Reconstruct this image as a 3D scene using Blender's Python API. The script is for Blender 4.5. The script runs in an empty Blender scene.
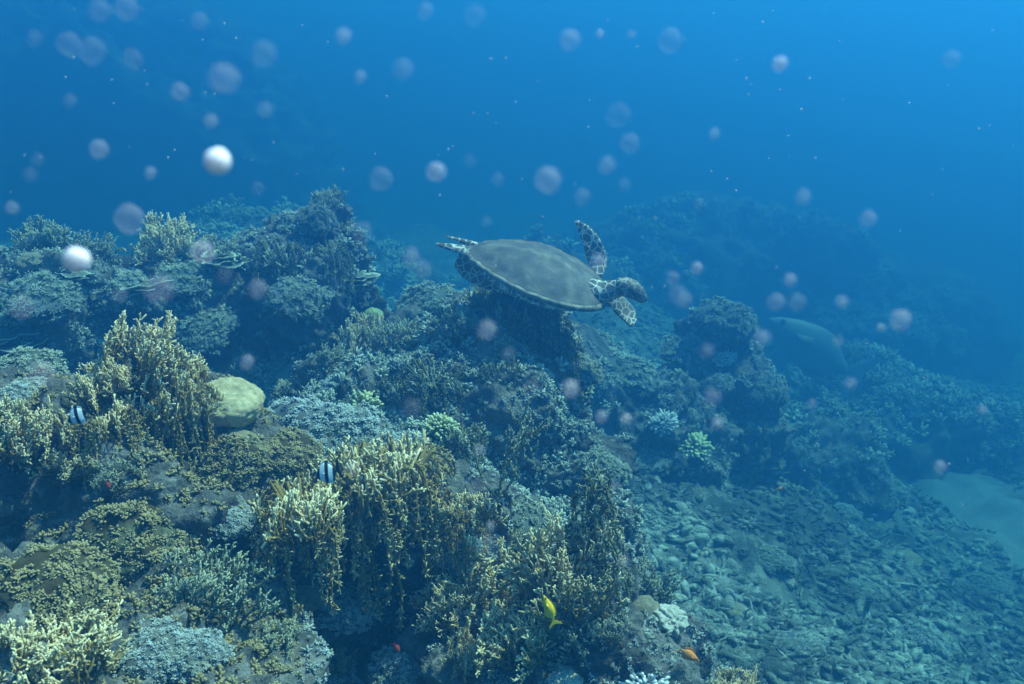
import bpy, bmesh, math, random
import numpy as np
from mathutils import Vector, Matrix, Quaternion
from mathutils.bvhtree import BVHTree

S = bpy.context.scene
COL = S.collection
R = math.radians

# ------------------------------------------------------------------ camera, world, sun, exposure
PITCH = R(13.0)
FPX = 924.0
cam_d = bpy.data.cameras.new('camera'); cam = bpy.data.objects.new('camera', cam_d); COL.objects.link(cam)
cam_d.sensor_width = 36.0; cam_d.lens = 36.0 * FPX / 1024.0
cam_d.clip_start = 0.02; cam_d.clip_end = 500.0
cam.rotation_euler = (math.pi / 2 - PITCH, 0, 0)
cam_d.dof.use_dof = True; cam_d.dof.focus_distance = 3.4; cam_d.dof.aperture_fstop = 36.0 * FPX / 1024.0 / 4.2
S.camera = cam

SUN_EL, SUN_AZ = R(62), R(74)          # azimuth measured from +Y (straight ahead) towards +X (right)
w = bpy.data.worlds.new('World'); S.world = w; w.use_nodes = True
nt = w.node_tree; nt.nodes.clear()
sky = nt.nodes.new('ShaderNodeTexSky'); sky.sky_type = 'NISHITA'; sky.sun_disc = False
sky.sun_elevation = SUN_EL; sky.sun_rotation = SUN_AZ
bg = nt.nodes.new('ShaderNodeBackground'); bg.inputs['Strength'].default_value = 0.07
wo = nt.nodes.new('ShaderNodeOutputWorld')
nt.links.new(sky.outputs[0], bg.inputs['Color']); nt.links.new(bg.outputs[0], wo.inputs['Surface'])

sd = bpy.data.lights.new('sun', 'SUN'); sun = bpy.data.objects.new('sun', sd); COL.objects.link(sun)
sd.energy = 5.0; sd.angle = R(0.6); sd.color = (1.0, 0.82, 0.78)
sdir = Vector((math.sin(SUN_AZ) * math.cos(SUN_EL), math.cos(SUN_AZ) * math.cos(SUN_EL), math.sin(SUN_EL)))
sun.rotation_euler = sdir.to_track_quat('Z', 'Y').to_euler()

vs = S.view_settings
vs.view_transform = 'Standard'; vs.look = 'None'; vs.exposure = 2.1; vs.gamma = 1.0; vs.use_curve_mapping = False
S.render.engine = 'CYCLES'
cy = S.cycles
cy.max_bounces = 6; cy.diffuse_bounces = 2; cy.glossy_bounces = 1; cy.transmission_bounces = 2
cy.volume_bounces = 1; cy.transparent_max_bounces = 10
cy.caustics_reflective = False; cy.caustics_refractive = False
cy.use_denoising = True
try:
    cy.denoiser = 'OPENIMAGEDENOISE'; cy.denoising_input_passes = 'RGB_ALBEDO_NORMAL'
except Exception:
    pass
cy.sample_clamp_indirect = 4.0

# ------------------------------------------------------------------ pixel helpers (1024 x 684 photograph)
CP, SP = math.cos(PITCH), math.sin(PITCH)
def ray(px, py):
    a, b = (px - 512) / FPX, (342 - py) / FPX
    return Vector((a, CP + b * SP, -SP + b * CP))       # depth 1 along the optical axis
def at(px, py, depth):
    return ray(px, py) * depth
RIGHT, UP, BACK = Vector((1, 0, 0)), Vector((0, SP, CP)), Vector((0, -CP, SP))

# ------------------------------------------------------------------ numpy noise
def _hash(ix, iy, iz, seed):
    h = (ix.astype(np.int64) * 374761393 + iy.astype(np.int64) * 668265263 + iz.astype(np.int64) * 2147483647 + seed * 974711) & 0xffffffff
    h = ((h ^ (h >> 13)) * 1274126177) & 0xffffffff
    h = ((h ^ (h >> 16)) * 2246822519) & 0xffffffff
    return ((h ^ (h >> 15)) & 0xffff) / 65535.0
def vnoise(p, seed=0):
    i = np.floor(p).astype(np.int64); f = p - i; u = f * f * (3 - 2 * f)
    r = 0
    for dx in (0, 1):
        for dy in (0, 1):
            for dz in (0, 1):
                wgt = (u[:, 0] if dx else 1 - u[:, 0]) * (u[:, 1] if dy else 1 - u[:, 1]) * (u[:, 2] if dz else 1 - u[:, 2])
                r = r + wgt * _hash(i[:, 0] + dx, i[:, 1] + dy, i[:, 2] + dz, seed)
    return r * 2 - 1
def fbm(p, octv=4, seed=0, gain=0.5):
    a, s, r = 1.0, 1.0, 0
    for k in range(octv):
        r = r + a * vnoise(p * s + k * 17.3, seed + k); a *= gain; s *= 2.03
    return r
def billow(p, octv=3, seed=0):
    a, s, r = 1.0, 1.0, 0
    for k in range(octv):
        r = r + a * (1 - 2.4 * np.abs(vnoise(p * s + k * 9.1, seed + k))); a *= 0.5; s *= 2.1
    return r

# ------------------------------------------------------------------ mesh helpers
def mesh_np(name, V, quads=None, tris=None, tip=None, smooth=True):
    me = bpy.data.meshes.new(name)
    V = np.asarray(V, dtype=np.float32)
    nq = 0 if quads is None else len(quads); ntr = 0 if tris is None else len(tris)
    loops = []; sizes = []
    if nq: loops.append(np.asarray(quads).reshape(-1)); sizes.append(np.full(nq, 4))
    if ntr: loops.append(np.asarray(tris).reshape(-1)); sizes.append(np.full(ntr, 3))
    loops = np.concatenate(loops).astype(np.int32); sizes = np.concatenate(sizes)
    starts = np.concatenate([[0], np.cumsum(sizes)[:-1]]).astype(np.int32)
    me.vertices.add(len(V)); me.vertices.foreach_set('co', V.reshape(-1))
    me.loops.add(len(loops)); me.loops.foreach_set('vertex_index', loops)
    me.polygons.add(nq + ntr); me.polygons.foreach_set('loop_start', starts)
    if smooth: me.polygons.foreach_set('use_smooth', np.ones(nq + ntr, dtype=bool))
    me.update(calc_edges=True); me.validate()
    if tip is not None:
        a = me.attributes.new('tip', 'FLOAT', 'POINT'); a.data.foreach_set('value', np.asarray(tip, dtype=np.float32))
    return me
def link(name, me, mat=None, parent=None, loc=None):
    o = bpy.data.objects.new(name, me); COL.objects.link(o)
    if mat is not None and me is not None and not me.materials: me.materials.append(mat)
    if parent is not None: o.parent = parent
    if loc is not None: o.location = loc
    return o
def tag(o, label=None, cat=None, group=None, kind=None):
    if label: o['label'] = label
    if cat: o['category'] = cat
    if group: o['group'] = group
    if kind: o['kind'] = kind
    return o

def tubes(P0, P1, R0, R1, T0, T1, n=5):
    """N separate tapered twigs with a rounded tip, as one vertex/face soup."""
    P0, P1 = np.asarray(P0, float), np.asarray(P1, float)
    R0, R1, T0, T1 = [np.asarray(a, float) for a in (R0, R1, T0, T1)]
    N = len(P0); D = P1 - P0; L = np.linalg.norm(D, axis=1, keepdims=True) + 1e-9; D = D / L
    ref = np.where(np.abs(D[:, 2:3]) > 0.8, np.array([[1., 0, 0]]), np.array([[0, 0, 1.]]))
    U = np.cross(D, ref); U /= np.linalg.norm(U, axis=1, keepdims=True) + 1e-9
    W = np.cross(D, U)
    ang = np.arange(n) * 2 * np.pi / n
    ring = np.cos(ang)[None, :, None] * U[:, None, :] + np.sin(ang)[None, :, None] * W[:, None, :]
    A = P0[:, None, :] + ring * R0[:, None, None]
    B = P1[:, None, :] + ring * R1[:, None, None]
    C = (P1 + D * R1[:, None] * 0.9)[:, None, :]
    V = np.concatenate([A, B, C], axis=1).reshape(-1, 3)
    tip = np.concatenate([np.repeat(T0[:, None], n, 1), np.repeat(T1[:, None], n, 1), T1[:, None]], axis=1).reshape(-1)
    base = (np.arange(N) * (2 * n + 1))[:, None]
    k = np.arange(n); k2 = (k + 1) % n
    q = np.stack([base + k, base + k2, base + n + k2, base + n + k], axis=2).reshape(-1, 4)
    t = np.stack([base + n + k, base + n + k2, np.broadcast_to(base + 2 * n, (N, n))], axis=2).reshape(-1, 3)
    return V, q, t, tip

def ico(sub):
    bm = bmesh.new(); bmesh.ops.create_icosphere(bm, subdivisions=sub, radius=1.0)
    V = np.array([v.co[:] for v in bm.verts]); T = np.array([[v.index for v in f.verts] for f in bm.faces]); bm.free()
    return V, T
ICO = {k: ico(k) for k in (2, 3, 4, 5, 6, 7)}

def scatter(tmpl, M, pos):
    """copies of template soups (V, quads, tris, tip) by (k,3,3) matrices and positions -> one soup"""
    Vt, Q, T, tip = tmpl
    V = np.einsum('kij,vj->kvi', M, Vt) + pos[:, None, :]
    n = len(Vt); off = (np.arange(len(pos)) * n)[:, None, None]
    q = None if Q is None else (Q[None] + off).reshape(-1, 4)
    t = None if T is None else (T[None] + off).reshape(-1, 3)
    return V.reshape(-1, 3), q, t, np.tile(tip, len(pos))
def merge(soups):
    Vs, Qs, Ts, tips, o = [], [], [], [], 0
    for V, q, t, tip in soups:
        Vs.append(V); tips.append(tip)
        if q is not None: Qs.append(q + o)
        if t is not None: Ts.append(t + o)
        o += len(V)
    return np.concatenate(Vs), (np.concatenate(Qs) if Qs else None), (np.concatenate(Ts) if Ts else None), np.concatenate(tips)
def frames(N, rng, scale):
    """rotation matrices whose z axis is the given direction, random spin, scaled"""
    N = N / (np.linalg.norm(N, axis=1, keepdims=True) + 1e-9)
    ref = np.where(np.abs(N[:, 2:3]) > 0.9, np.array([[1., 0, 0]]), np.array([[0, 0, 1.]]))
    U = np.cross(N, ref); U /= np.linalg.norm(U, axis=1, keepdims=True) + 1e-9
    W = np.cross(N, U); a = rng.uniform(0, 2 * np.pi, len(N))[:, None]
    U2 = np.cos(a) * U + np.sin(a) * W; W2 = np.cross(N, U2)
    return np.stack([U2, W2, N], axis=2) * np.asarray(scale).reshape(-1, 1, 1)

# ------------------------------------------------------------------ materials
def mat_new(name):
    m = bpy.data.materials.new(name); m.use_nodes = True
    t = m.node_tree; t.nodes.clear()
    out = t.nodes.new('ShaderNodeOutputMaterial'); b = t.nodes.new('ShaderNodeBsdfPrincipled')
    t.links.new(b.outputs[0], out.inputs['Surface'])
    b.inputs['Roughness'].default_value = 0.85
    b.inputs['Specular IOR Level'].default_value = 0.08
    return m, t, b, out
def N(t, typ, **kw):
    n = t.nodes.new(typ)
    for k, v in kw.items(): setattr(n, k, v)
    return n
def ramp(t, fac, stops):
    r = N(t, 'ShaderNodeValToRGB'); e = r.color_ramp.elements
    while len(e) < len(stops): e.new(0.5)
    for k, (p, c) in enumerate(stops): e[k].position = p; e[k].color = (*c, 1)
    t.links.new(fac, r.inputs[0]); return r.outputs[0]
def noise(t, vec, scale, detail=4, rough=0.6):
    n = N(t, 'ShaderNodeTexNoise'); n.inputs['Scale'].default_value = scale; n.inputs['Detail'].default_value = detail; n.inputs['Roughness'].default_value = rough
    t.links.new(vec, n.inputs['Vector']); return n.outputs[0]
def mix(t, fac, a, b, mode='MIX'):
    m = N(t, 'ShaderNodeMix', data_type='RGBA', blend_type=mode)
    for s, v in ((m.inputs[0], fac), (m.inputs[6], a), (m.inputs[7], b)):
        if isinstance(v, (int, float)): s.default_value = v
        elif isinstance(v, tuple): s.default_value = (*v, 1)
        else: t.links.new(v, s)
    return m.outputs[2]
def bump(t, b, height, strength=0.5, dist=0.01):
    n = N(t, 'ShaderNodeBump'); n.inputs['Strength'].default_value = strength; n.inputs['Distance'].default_value = dist
    t.links.new(height, n.inputs['Height']); t.links.new(n.outputs[0], b.inputs['Normal'])

def coral_mat(name, base, mid, tipc, alt, bumpy=0.4):
    """living coral: its pale growing tips, its body colour, and a colony to colony drift towards alt"""
    m, t, b, o = mat_new(name)
    at_ = N(t, 'ShaderNodeAttribute', attribute_name='tip'); tc = N(t, 'ShaderNodeTexCoord'); oi = N(t, 'ShaderNodeObjectInfo')
    c = ramp(t, at_.outputs['Fac'], [(0, base), (0.55, mid), (1, tipc)])
    n1 = noise(t, tc.outputs['Object'], 9, 4)
    c2 = mix(t, ramp(t, n1, [(0.42, (0, 0, 0)), (0.62, (1, 1, 1))]), c, alt, 'MIX')
    k = N(t, 'ShaderNodeMath', operation='MULTIPLY'); t.links.new(oi.outputs['Random'], k.inputs[0]); k.inputs[1].default_value = 0.65
    c3 = mix(t, k.outputs[0], c, c2)
    n2 = noise(t, tc.outputs['Object'], 130, 3)
    c4 = mix(t, 0.5, c3, ramp(t, n2, [(0.3, (0.55, 0.55, 0.55)), (0.7, (1.25, 1.25, 1.25))]), 'MULTIPLY')
    t.links.new(c4, b.inputs['Base Color'])
    bump(t, b, n2, bumpy, 0.004)
    return m
MAT = {}
MAT['fire'] = coral_mat('fire_coral_skin', (0.055, 0.036, 0.010), (0.34, 0.22, 0.06), (0.86, 0.70, 0.42), (0.30, 0.23, 0.10))
MAT['olive'] = coral_mat('olive_coral_skin', (0.035, 0.035, 0.018), (0.14, 0.13, 0.06), (0.50, 0.48, 0.32), (0.17, 0.19, 0.14))
MAT['mauve'] = coral_mat('mauve_coral_skin', (0.06, 0.065, 0.065), (0.19, 0.21, 0.20), (0.46, 0.49, 0.46), (0.22, 0.21, 0.13))
MAT['yellow'] = coral_mat('yellow_green_coral_skin', (0.12, 0.12, 0.05), (0.30, 0.31, 0.12), (0.62, 0.61, 0.36), (0.28, 0.32, 0.15))
MAT['pale'] = coral_mat('pale_coral_skin', (0.22, 0.22, 0.24), (0.50, 0.50, 0.52), (0.86, 0.84, 0.80), (0.45, 0.5, 0.5))
MAT['floret'] = coral_mat('floret_coral_skin', (0.03, 0.022, 0.01), (0.10, 0.075, 0.028), (0.38, 0.29, 0.14), (0.20, 0.2, 0.12))
MAT['teal'] = coral_mat('reef_cover_skin', (0.05, 0.06, 0.05), (0.17, 0.19, 0.14), (0.48, 0.50, 0.38), (0.2, 0.22, 0.26))

def dome_mat(name, c0, c1, sc=55):
    m, t, b, o = mat_new(name); tc = N(t, 'ShaderNodeTexCoord')
    n1 = noise(t, tc.outputs['Object'], 5, 4); v = N(t, 'ShaderNodeTexVoronoi'); v.inputs['Scale'].default_value = sc
    t.links.new(tc.outputs['Object'], v.inputs['Vector'])
    c = ramp(t, n1, [(0.35, c0), (0.65, c1)])
    c = mix(t, 0.35, c, ramp(t, v.outputs['Distance'], [(0.0, (0.5, 0.5, 0.5)), (0.5, (1.2, 1.2, 1.2))]), 'MULTIPLY')
    t.links.new(c, b.inputs['Base Color']); n3 = noise(t, tc.outputs['Object'], 3.0, 5, .7); c = mix(t, .6, c, ramp(t, n3, [(.35, (.55, .52, .5)), (.6, (1.1, 1.1, 1.1))]), 'MULTIPLY'); t.links.new(c, b.inputs['Base Color'])
    bump(t, b, v.outputs['Distance'], 0.6, 0.006)
    return m
MAT['dome_yellow'] = dome_mat('yellow_dome_coral_skin', (0.40, 0.32, 0.17), (0.55, 0.45, 0.26))
MAT['dome_green'] = dome_mat('green_dome_coral_skin', (0.26, 0.36, 0.16), (0.36, 0.46, 0.22))
MAT['dome_pale'] = dome_mat('pale_dome_coral_skin', (0.46, 0.43, 0.35), (0.62, 0.58, 0.48))
MAT['dome_brown'] = dome_mat('brown_dome_coral_skin', (0.20, 0.17, 0.11), (0.32, 0.27, 0.18))

def rock_mat(name, dark, midc, lite, sc=1.0):
    m, t, b, o = mat_new(name); tc = N(t, 'ShaderNodeTexCoord'); g = N(t, 'ShaderNodeNewGeometry')
    p = g.outputs['Position']
    n1 = noise(t, p, 2.2 * sc, 6, 0.65); n2 = noise(t, p, 14 * sc, 5, 0.65); n3 = noise(t, p, 70 * sc, 3)
    c = ramp(t, n1, [(0.3, dark), (0.5, midc), (0.72, lite)])
    c = mix(t, ramp(t, n2, [(0.5, (0, 0, 0)), (0.62, (0.8, 0.8, 0.8))]), c, lite)
    c = mix(t, 0.6, c, ramp(t, n3, [(0.3, (0.45, 0.45, 0.45)), (0.7, (1.3, 1.3, 1.3))]), 'MULTIPLY')
    if name[0] in 'sb':
        n5 = noise(t, p, .9, 4, .6); c = mix(t, .85, c, ramp(t, n5, [(.38, (.30, .34, .30)), (.58, (1.15, 1.15, 1.1))]), 'MULTIPLY')
    if name.startswith('sand'):
        sa = N(t, 'ShaderNodeAttribute', attribute_name='tip'); sk = N(t, 'ShaderNodeMath', operation='MULTIPLY'); sk.inputs[1].default_value = .75; t.links.new(sa.outputs['Fac'], sk.inputs[0]); c = mix(t, sk.outputs[0], c, (.22, .24, .25))
    t.links.new(c, b.inputs['Base Color'])
    h = mix(t, 0.5, n2, n3); bump(t, b, h, 0.9, 0.03)
    return m
MAT['reef'] = rock_mat('reef_rock_crust', (0.03, 0.03, 0.03), (0.085, 0.08, 0.07), (0.20, 0.185, 0.16))
MAT['seabed'] = rock_mat('sand_and_rubble_floor', (0.05, 0.05, 0.045), (0.11, 0.11, 0.095), (0.28, 0.27, 0.24))
MAT['rubble'] = rock_mat('broken_coral_rubble', (0.05, 0.055, 0.05), (0.14, 0.145, 0.13), (0.48, 0.48, 0.42))

# ------------------------------------------------------------------ seabed and reef bodies (setting)
def sstep(a, b, x):
    t = np.clip((x - a) / (b - a), 0, 1); return t * t * (3 - 2 * t)
def seabed_z(x, y):
    u = x - 0.12 * (y - 3)
    z = -2.05 + (-3.50 + 2.05) * sstep(-0.6, 3.0, u) - 0.5 * sstep(2, 7, u) - 0.03 * np.clip(y - 8, 0, 60)
    p = np.stack([x, y, 0 * x], axis=1)
    z = z + 0.30 * fbm(p * 0.45, 3, 5) + 0.10 * fbm(p * 1.6, 3, 8) + 0.035 * billow(p * 5.0, 2, 12) + 0.012 * fbm(p * 22, 2, 15)
    return z
def axis_pts(lo, hi, c, fine, n):
    s = np.linspace(-1, 1, n); k = 4.2
    g = np.sinh(k * s) / np.sinh(k)
    return np.where(g < 0, c + g * (c - lo), c + g * (hi - c))
xs = axis_pts(-60, 60, 1.2, 0, 420); ys = axis_pts(-40, 110, 5.0, 0, 420)
X, Y = np.meshgrid(xs, ys); xf, yf = X.reshape(-1), Y.reshape(-1)
Zf = seabed_z(xf, yf)
nx, ny = len(xs), len(ys)
idx = np.arange(nx * ny).reshape(ny, nx)
q = np.stack([idx[:-1, :-1], idx[:-1, 1:], idx[1:, 1:], idx[1:, :-1]], axis=2).reshape(-1, 4)
SB = np.stack([xf, yf, Zf], axis=1)
def seg_dist(x, y, a, b):
    a, b = np.array(a), np.array(b); d = b - a; t_ = np.clip(((x - a[0]) * d[0] + (y - a[1]) * d[1]) / (d @ d), 0, 1)
    return np.hypot(x - a[0] - d[0] * t_, y - a[1] - d[1] * t_)
def sand_amount(x, y):
    n_ = 0.35 * fbm(np.stack([x, y, 0 * x], 1) * 1.3, 3, 77)
    s_ = np.maximum(1 - seg_dist(x, y, (4.9, 11.0), (4.6, 7.0)) / 0.6, 1 - seg_dist(x, y, (-1.2, 11), (1.2, 17)) / 2.2)
    return sstep(-0.15, 0.7, s_ + n_ * (s_ > -1))
seabed = tag(link('seabed', mesh_np('seabed', SB, quads=q, tip=sand_amount(xf, yf)), MAT['seabed']), 'sloping seabed of sand and broken coral rubble', kind='structure')

BODIES = [(SB, q)]          # surfaces that corals are set on
MOUNDS = []
def mound(cx, cy_, cz, rx, ry, rz, seed, sub=7, rough=0.30, name='reef_terrain', fine=1.0):
    V, T = ICO[sub]
    V = V.copy()
    c = np.array([cx, cy_, cz]); r = np.array([rx, ry, rz])
    P = V * r
    m = min(rx, ry, rz)
    d = 0.55 * fbm(V * 1.5 + seed * 3.1, 3, seed) * rough * 2.0 * m
    wp = P + c
    d = d + 0.10 * billow(wp * 2.4, 2, seed + 40) * fine * min(1, m / 0.4)
    d = d + 0.035 * billow(wp * 7.5, 2, seed + 60) * fine + 0.016 * billow(wp * 24.0, 2, seed + 80) * fine + (0.007 * fbm(wp * 70.0, 2, seed + 90) if fine <= 1 else 0)
    nrm = V / r; nrm /= np.linalg.norm(nrm, axis=1, keepdims=True)
    P = P + nrm * d[:, None] + c
    o = tag(link(name, mesh_np(name, P, tris=T), MAT['reef']), kind='structure')
    BODIES.append((P, T)); MOUNDS.append((P, T, c, r))
    return o
for a in [
    # foreground bench, left to right
    (-1.18, 1.75, -1.45, 0.66, 0.75, 0.45, 1), (-1.30, 2.75, -1.35, 0.62, 0.50, 0.50, 2), (-0.62, 3.10, -1.50, 0.52, 0.45, 0.50, 3),
    (-0.36, 2.78, -1.20, 0.36, 0.22, 0.10, 4), (-0.38, 3.10, -1.75, 0.40, 0.28, 0.55, 30), (-0.42, 2.50, -2.0, 0.42, 0.32, 0.34, 31), (0.06, 2.62, -1.85, 0.42, 0.38, 0.48, 5), (0.28, 3.20, -2.00, 0.22, 0.22, 0.62, 6),
    (-0.45, 3.0, -2.75, 1.25, 1.10, 0.78, 7), (-0.92, 2.2, -1.72, 0.36, 0.45, 0.42, 8), (0.33, 2.75, -2.05, 0.30, 0.30, 0.45, 24),
    # middle reef below the turtle
    (-0.08, 4.15, -1.95, 0.62, 0.55, 0.98, 9), (-0.62, 3.95, -1.75, 0.52, 0.48, 0.72, 10), (0.05, 3.7, -2.4, 0.5, 0.5, 0.6, 25),
    # reef heads at the back left
    (-1.10, 5.35, -1.40, 0.40, 0.42, 0.70, 11), (-1.02, 5.35, -0.74, 0.13, 0.15, 0.30, 32), (-1.32, 5.40, -0.78, 0.26, 0.22, 0.18, 33), (0.03, 4.32, -1.15, 0.30, 0.28, 0.38, 34), (-1.90, 5.25, -1.50, 0.80, 0.60, 0.72, 12), (-2.80, 5.00, -1.40, 0.80, 0.70, 0.66, 13),
    (-2.10, 3.70, -1.55, 0.52, 0.50, 0.42, 14), (-0.45, 5.2, -1.9, 0.6, 0.5, 0.75, 26), (-1.5, 5.2, -2.1, 1.6, 0.9, 0.6, 27),
    # reef heads on the right
    (1.68, 7.20, -2.30, 0.36, 0.38, 0.80, 15), (0.80, 6.5, -2.55, 0.68, 0.65, 0.80, 16), (1.25, 7.1, -2.75, 0.75, 0.6, 0.75, 17),
]:
    mound(*a)
for a in [
    (3.8, 17.0, -3.3, 2.9, 1.5, 2.1, 18), (6.4, 17.0, -4.0, 2.6, 1.5, 1.5, 19), (0.2, 13.0, -3.4, 1.6, 1.2, 1.6, 28),
    (2.75, 5.95, -3.55, 0.36, 0.36, 0.34, 20), (4.8, 11.3, -3.9, 1.5, 1.3, 0.8, 21), (2.9, 9.0, -3.5, 0.9, 0.8, 0.55, 29),
]:
    mound(*a, sub=6, fine=1.4)
mound(-13.5, 23.0, -1.0, 9.0, 3.5, 5.2, 22, sub=7, rough=0.35, fine=2.5)
mound(-3.2, 12.0, -2.9, 2.2, 1.6, 1.7, 23, sub=6, fine=1.6)

def joined_bvh():
    vs_, fs_, o = [], [], 0
    for V, F in BODIES:
        vs_ += [tuple(v) for v in V]; fs_ += [tuple(int(i) + o for i in f) for f in F]; o += len(V)
    return BVHTree.FromPolygons(vs_, fs_)
BVH = joined_bvh()
ORG = Vector((0, 0, 0))
def hit(px, py):
    d = ray(px, py); r = BVH.ray_cast(ORG, d.normalized(), 200)
    if r[0] is None: return None
    n = r[1]
    if n.dot(d) > 0: n = -n
    return r[0], n, r[0].dot(-BACK)

# ------------------------------------------------------------------ coral templates
class Twigs:
    def __init__(s): s.a = []
    def add(s, p0, p1, r0, r1, t0, t1): s.a.append((p0, p1, r0, r1, t0, t1))
    def soup(s, n=5):
        z = list(zip(*s.a)); return tubes(np.array([p[:] for p in z[0]]), np.array([p[:] for p in z[1]]), z[2], z[3], z[4], z[5], n)
def rvec(rng): 
    v = rng.normal(size=3); return Vector(v / np.linalg.norm(v))
def nubs(tw, p0, p1, r, rng, tipv, k=2, ln=0.014, bias=None):
    for _ in range(k):
        f = rng.random(); p = p0.lerp(p1, f); v = rvec(rng) + (bias if bias is not None else Vector((0, 0, 0.5))); v.normalize()
        tw.add(p, p + v * ln * rng.uniform(0.6, 1.4), r * 0.8, r * 0.55, tipv * 0.8, min(1, tipv + 0.35))
def fan(tw, base, az, rng, H, spread, r=0.006, step=0.032, nub=2, droop=0.0, stems=5):
    """one upright lattice fan of forking fingers"""
    ax = Vector((math.cos(az), math.sin(az), 0)); nr = Vector((-ax.y, ax.x, 0))
    stack = []
    for k in range(stems):
        a = (k / max(1, stems - 1) - 0.5) * 2 * spread
        stack.append((base + ax * (a * 0.05), a, H * rng.uniform(0.7, 1.05) * (1 - 0.25 * abs(a) / max(spread, .1)), 0.0))
    while stack:
        p, a, left, used = stack.pop()
        if left <= 0: continue
        st = step * rng.uniform(0.7, 1.3)
        a2 = a * 0.9 + rng.normal() * 0.16
        d = ax * math.sin(a2) + Vector((0, 0, math.cos(a2) - droop * used)) + nr * rng.normal() * 0.14
        d.normalize(); e = p + d * st
        end = left - st <= 0.0
        t0 = used / (used + left + 1e-6); t1 = min(1, (used + st) / (used + left + 1e-6))
        tt0, tt1 = t0 ** 1.6 * 0.7, t1 ** 1.6 * 0.7
        tw.add(p, e, r * (1.25 - 0.5 * t0), r * (1.25 - 0.5 * t1), tt0, 1.0 if end else tt1)
        nubs(tw, p, e, r * 0.95, rng, tt1, nub)
        if end: continue
        if rng.random() < 0.42:
            stack.append((e, a2 + rng.uniform(0.25, 0.6), left - st * 1.3, used + st))
            stack.append((e, a2 - rng.uniform(0.25, 0.6), left - st, used + st))
        else:
            stack.append((e, a2, left - st, used + st))
def strand(tw, p, d, L, rng, r=0.0036):
    p = p.copy(); n = max(3, int(L / 0.022)); d = d.copy()
    for k in range(n):
        d = (d * 0.7 + Vector((0, 0, -0.5)) + rvec(rng) * 0.24).normalized()
        e = p + d * (L / n)
        tp = 0.30 + 0.35 * k / n
        tw.add(p, e, r * 1.1, r * 0.9, tp * 0.7, 1.0 if k == n - 1 else tp * 0.75)
        nubs(tw, p, e, r, rng, tp * 0.9, 4, 0.015, Vector((d.x, d.y, 0.25)) * 0.6)
        if rng.random() < 0.10 and k < n - 2: strand(tw, e, (d + rvec(rng) * 0.6).normalized(), L * (1 - k / n) * 0.6, rng, r)
        p = e
def t_bush(seed, W=0.42, H=0.26, fans=13, r=0.0050, nub=2):
    rng = np.random.default_rng(seed); tw = Twigs()
    for k in range(fans):
        a = rng.uniform(0, 6.28); rad = W * 0.36 * math.sqrt(rng.random())
        fan(tw, Vector((math.cos(a) * rad, math.sin(a) * rad, -0.05)), rng.uniform(0, 3.14), rng, H * rng.uniform(0.65, 1.1) + 0.03, rng.uniform(0.45, 0.85), r, nub=nub)
    return tw.soup()
def t_curtain(seed, W=0.40, H=0.155, drop=0.34, strands=74, fans=14):
    rng = np.random.default_rng(seed); tw = Twigs()
    for k in range(fans):
        a = rng.uniform(0, 6.28); rad = W * 0.40 * math.sqrt(rng.random())
        fan(tw, Vector((math.cos(a) * rad, math.sin(a) * rad * 0.7, -0.04)), rng.uniform(0, 3.14), rng, H * rng.uniform(0.6, 1.1), rng.uniform(0.5, 0.9), 0.0050, nub=2)
    for k in range(strands):
        a = rng.uniform(0, 6.28); o = Vector((math.cos(a), math.sin(a) * 0.8, 0))
        rad = W * 0.5 * rng.uniform(0.62, 1.0)
        p = o * rad * 0.7 + Vector((0, 0, rng.uniform(-0.03, 0.09)))
        tw.add(o * rad * 0.25 + Vector((0, 0, 0.0)), p, 0.009, 0.006, 0.1, 0.4)
        strand(tw, p, (o + Vector((0, 0, 0.25))).normalized(), drop * (0.15 + 0.85 * rng.random() ** 1.8), rng)
    return tw.soup()
def t_cone(seed, W=0.30, H=0.42, strands=110):
    """a steep colony clothed in short hanging branchlets"""
    rng = np.random.default_rng(seed); tw = Twigs()
    for k in range(strands):
        f = rng.random() ** 0.8; a = rng.uniform(0, 6.28); rad = W * 0.5 * (0.22 + 0.78 * f)
        o = Vector((math.cos(a), math.sin(a), 0)); p = o * rad + Vector((0, 0, H * (1 - f) * rng.uniform(0.85, 1.05)))
        tw.add(Vector((0, 0, p.z * 0.8)), p, 0.008, 0.005, 0.05, 0.35)
        strand(tw, p, (o * 0.5 + Vector((0, 0, 0.3))).normalized(), rng.uniform(0.06, 0.17), rng, 0.0045)
        nubs(tw, p, p + Vector((0, 0, 0.02)), 0.005, rng, 0.6, 4, 0.03)
    return tw.soup()
def t_finger(seed, n=95, L=0.45, r=0.085, knob=1.15):
    """hemisphere of stubby blunt fingers, radius about 1"""
    rng = np.random.default_rng(seed); k = np.arange(n) + 0.5
    ph = np.arccos(1 - k / n * 1.05); th = np.pi * (1 + 5 ** 0.5) * k
    D = np.stack([np.cos(th) * np.sin(ph), np.sin(th) * np.sin(ph), np.cos(ph) * 0.85 + 0.1], axis=1) + rng.normal(size=(n, 3)) * 0.06
    ln = rng.uniform(0.85, 1.1, n)[:, None]
    A, B, C = D * (1 - L), D * (1 - L * 0.35) * ln, D * ln
    rr = rng.uniform(0.8, 1.2, n) * r
    s1 = tubes(A, B, rr, rr * 1.05, np.zeros(n), np.full(n, .5), 7); s2 = tubes(B, C, rr * 1.05, rr * knob * 0.8, np.full(n, .5), np.full(n, 1.0), 7)
    sp, T = ICO[3]
    core = (sp * np.array([0.72, 0.72, 0.6]), None, T, np.zeros(len(sp)))
    return merge([s1, s2, core])
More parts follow.
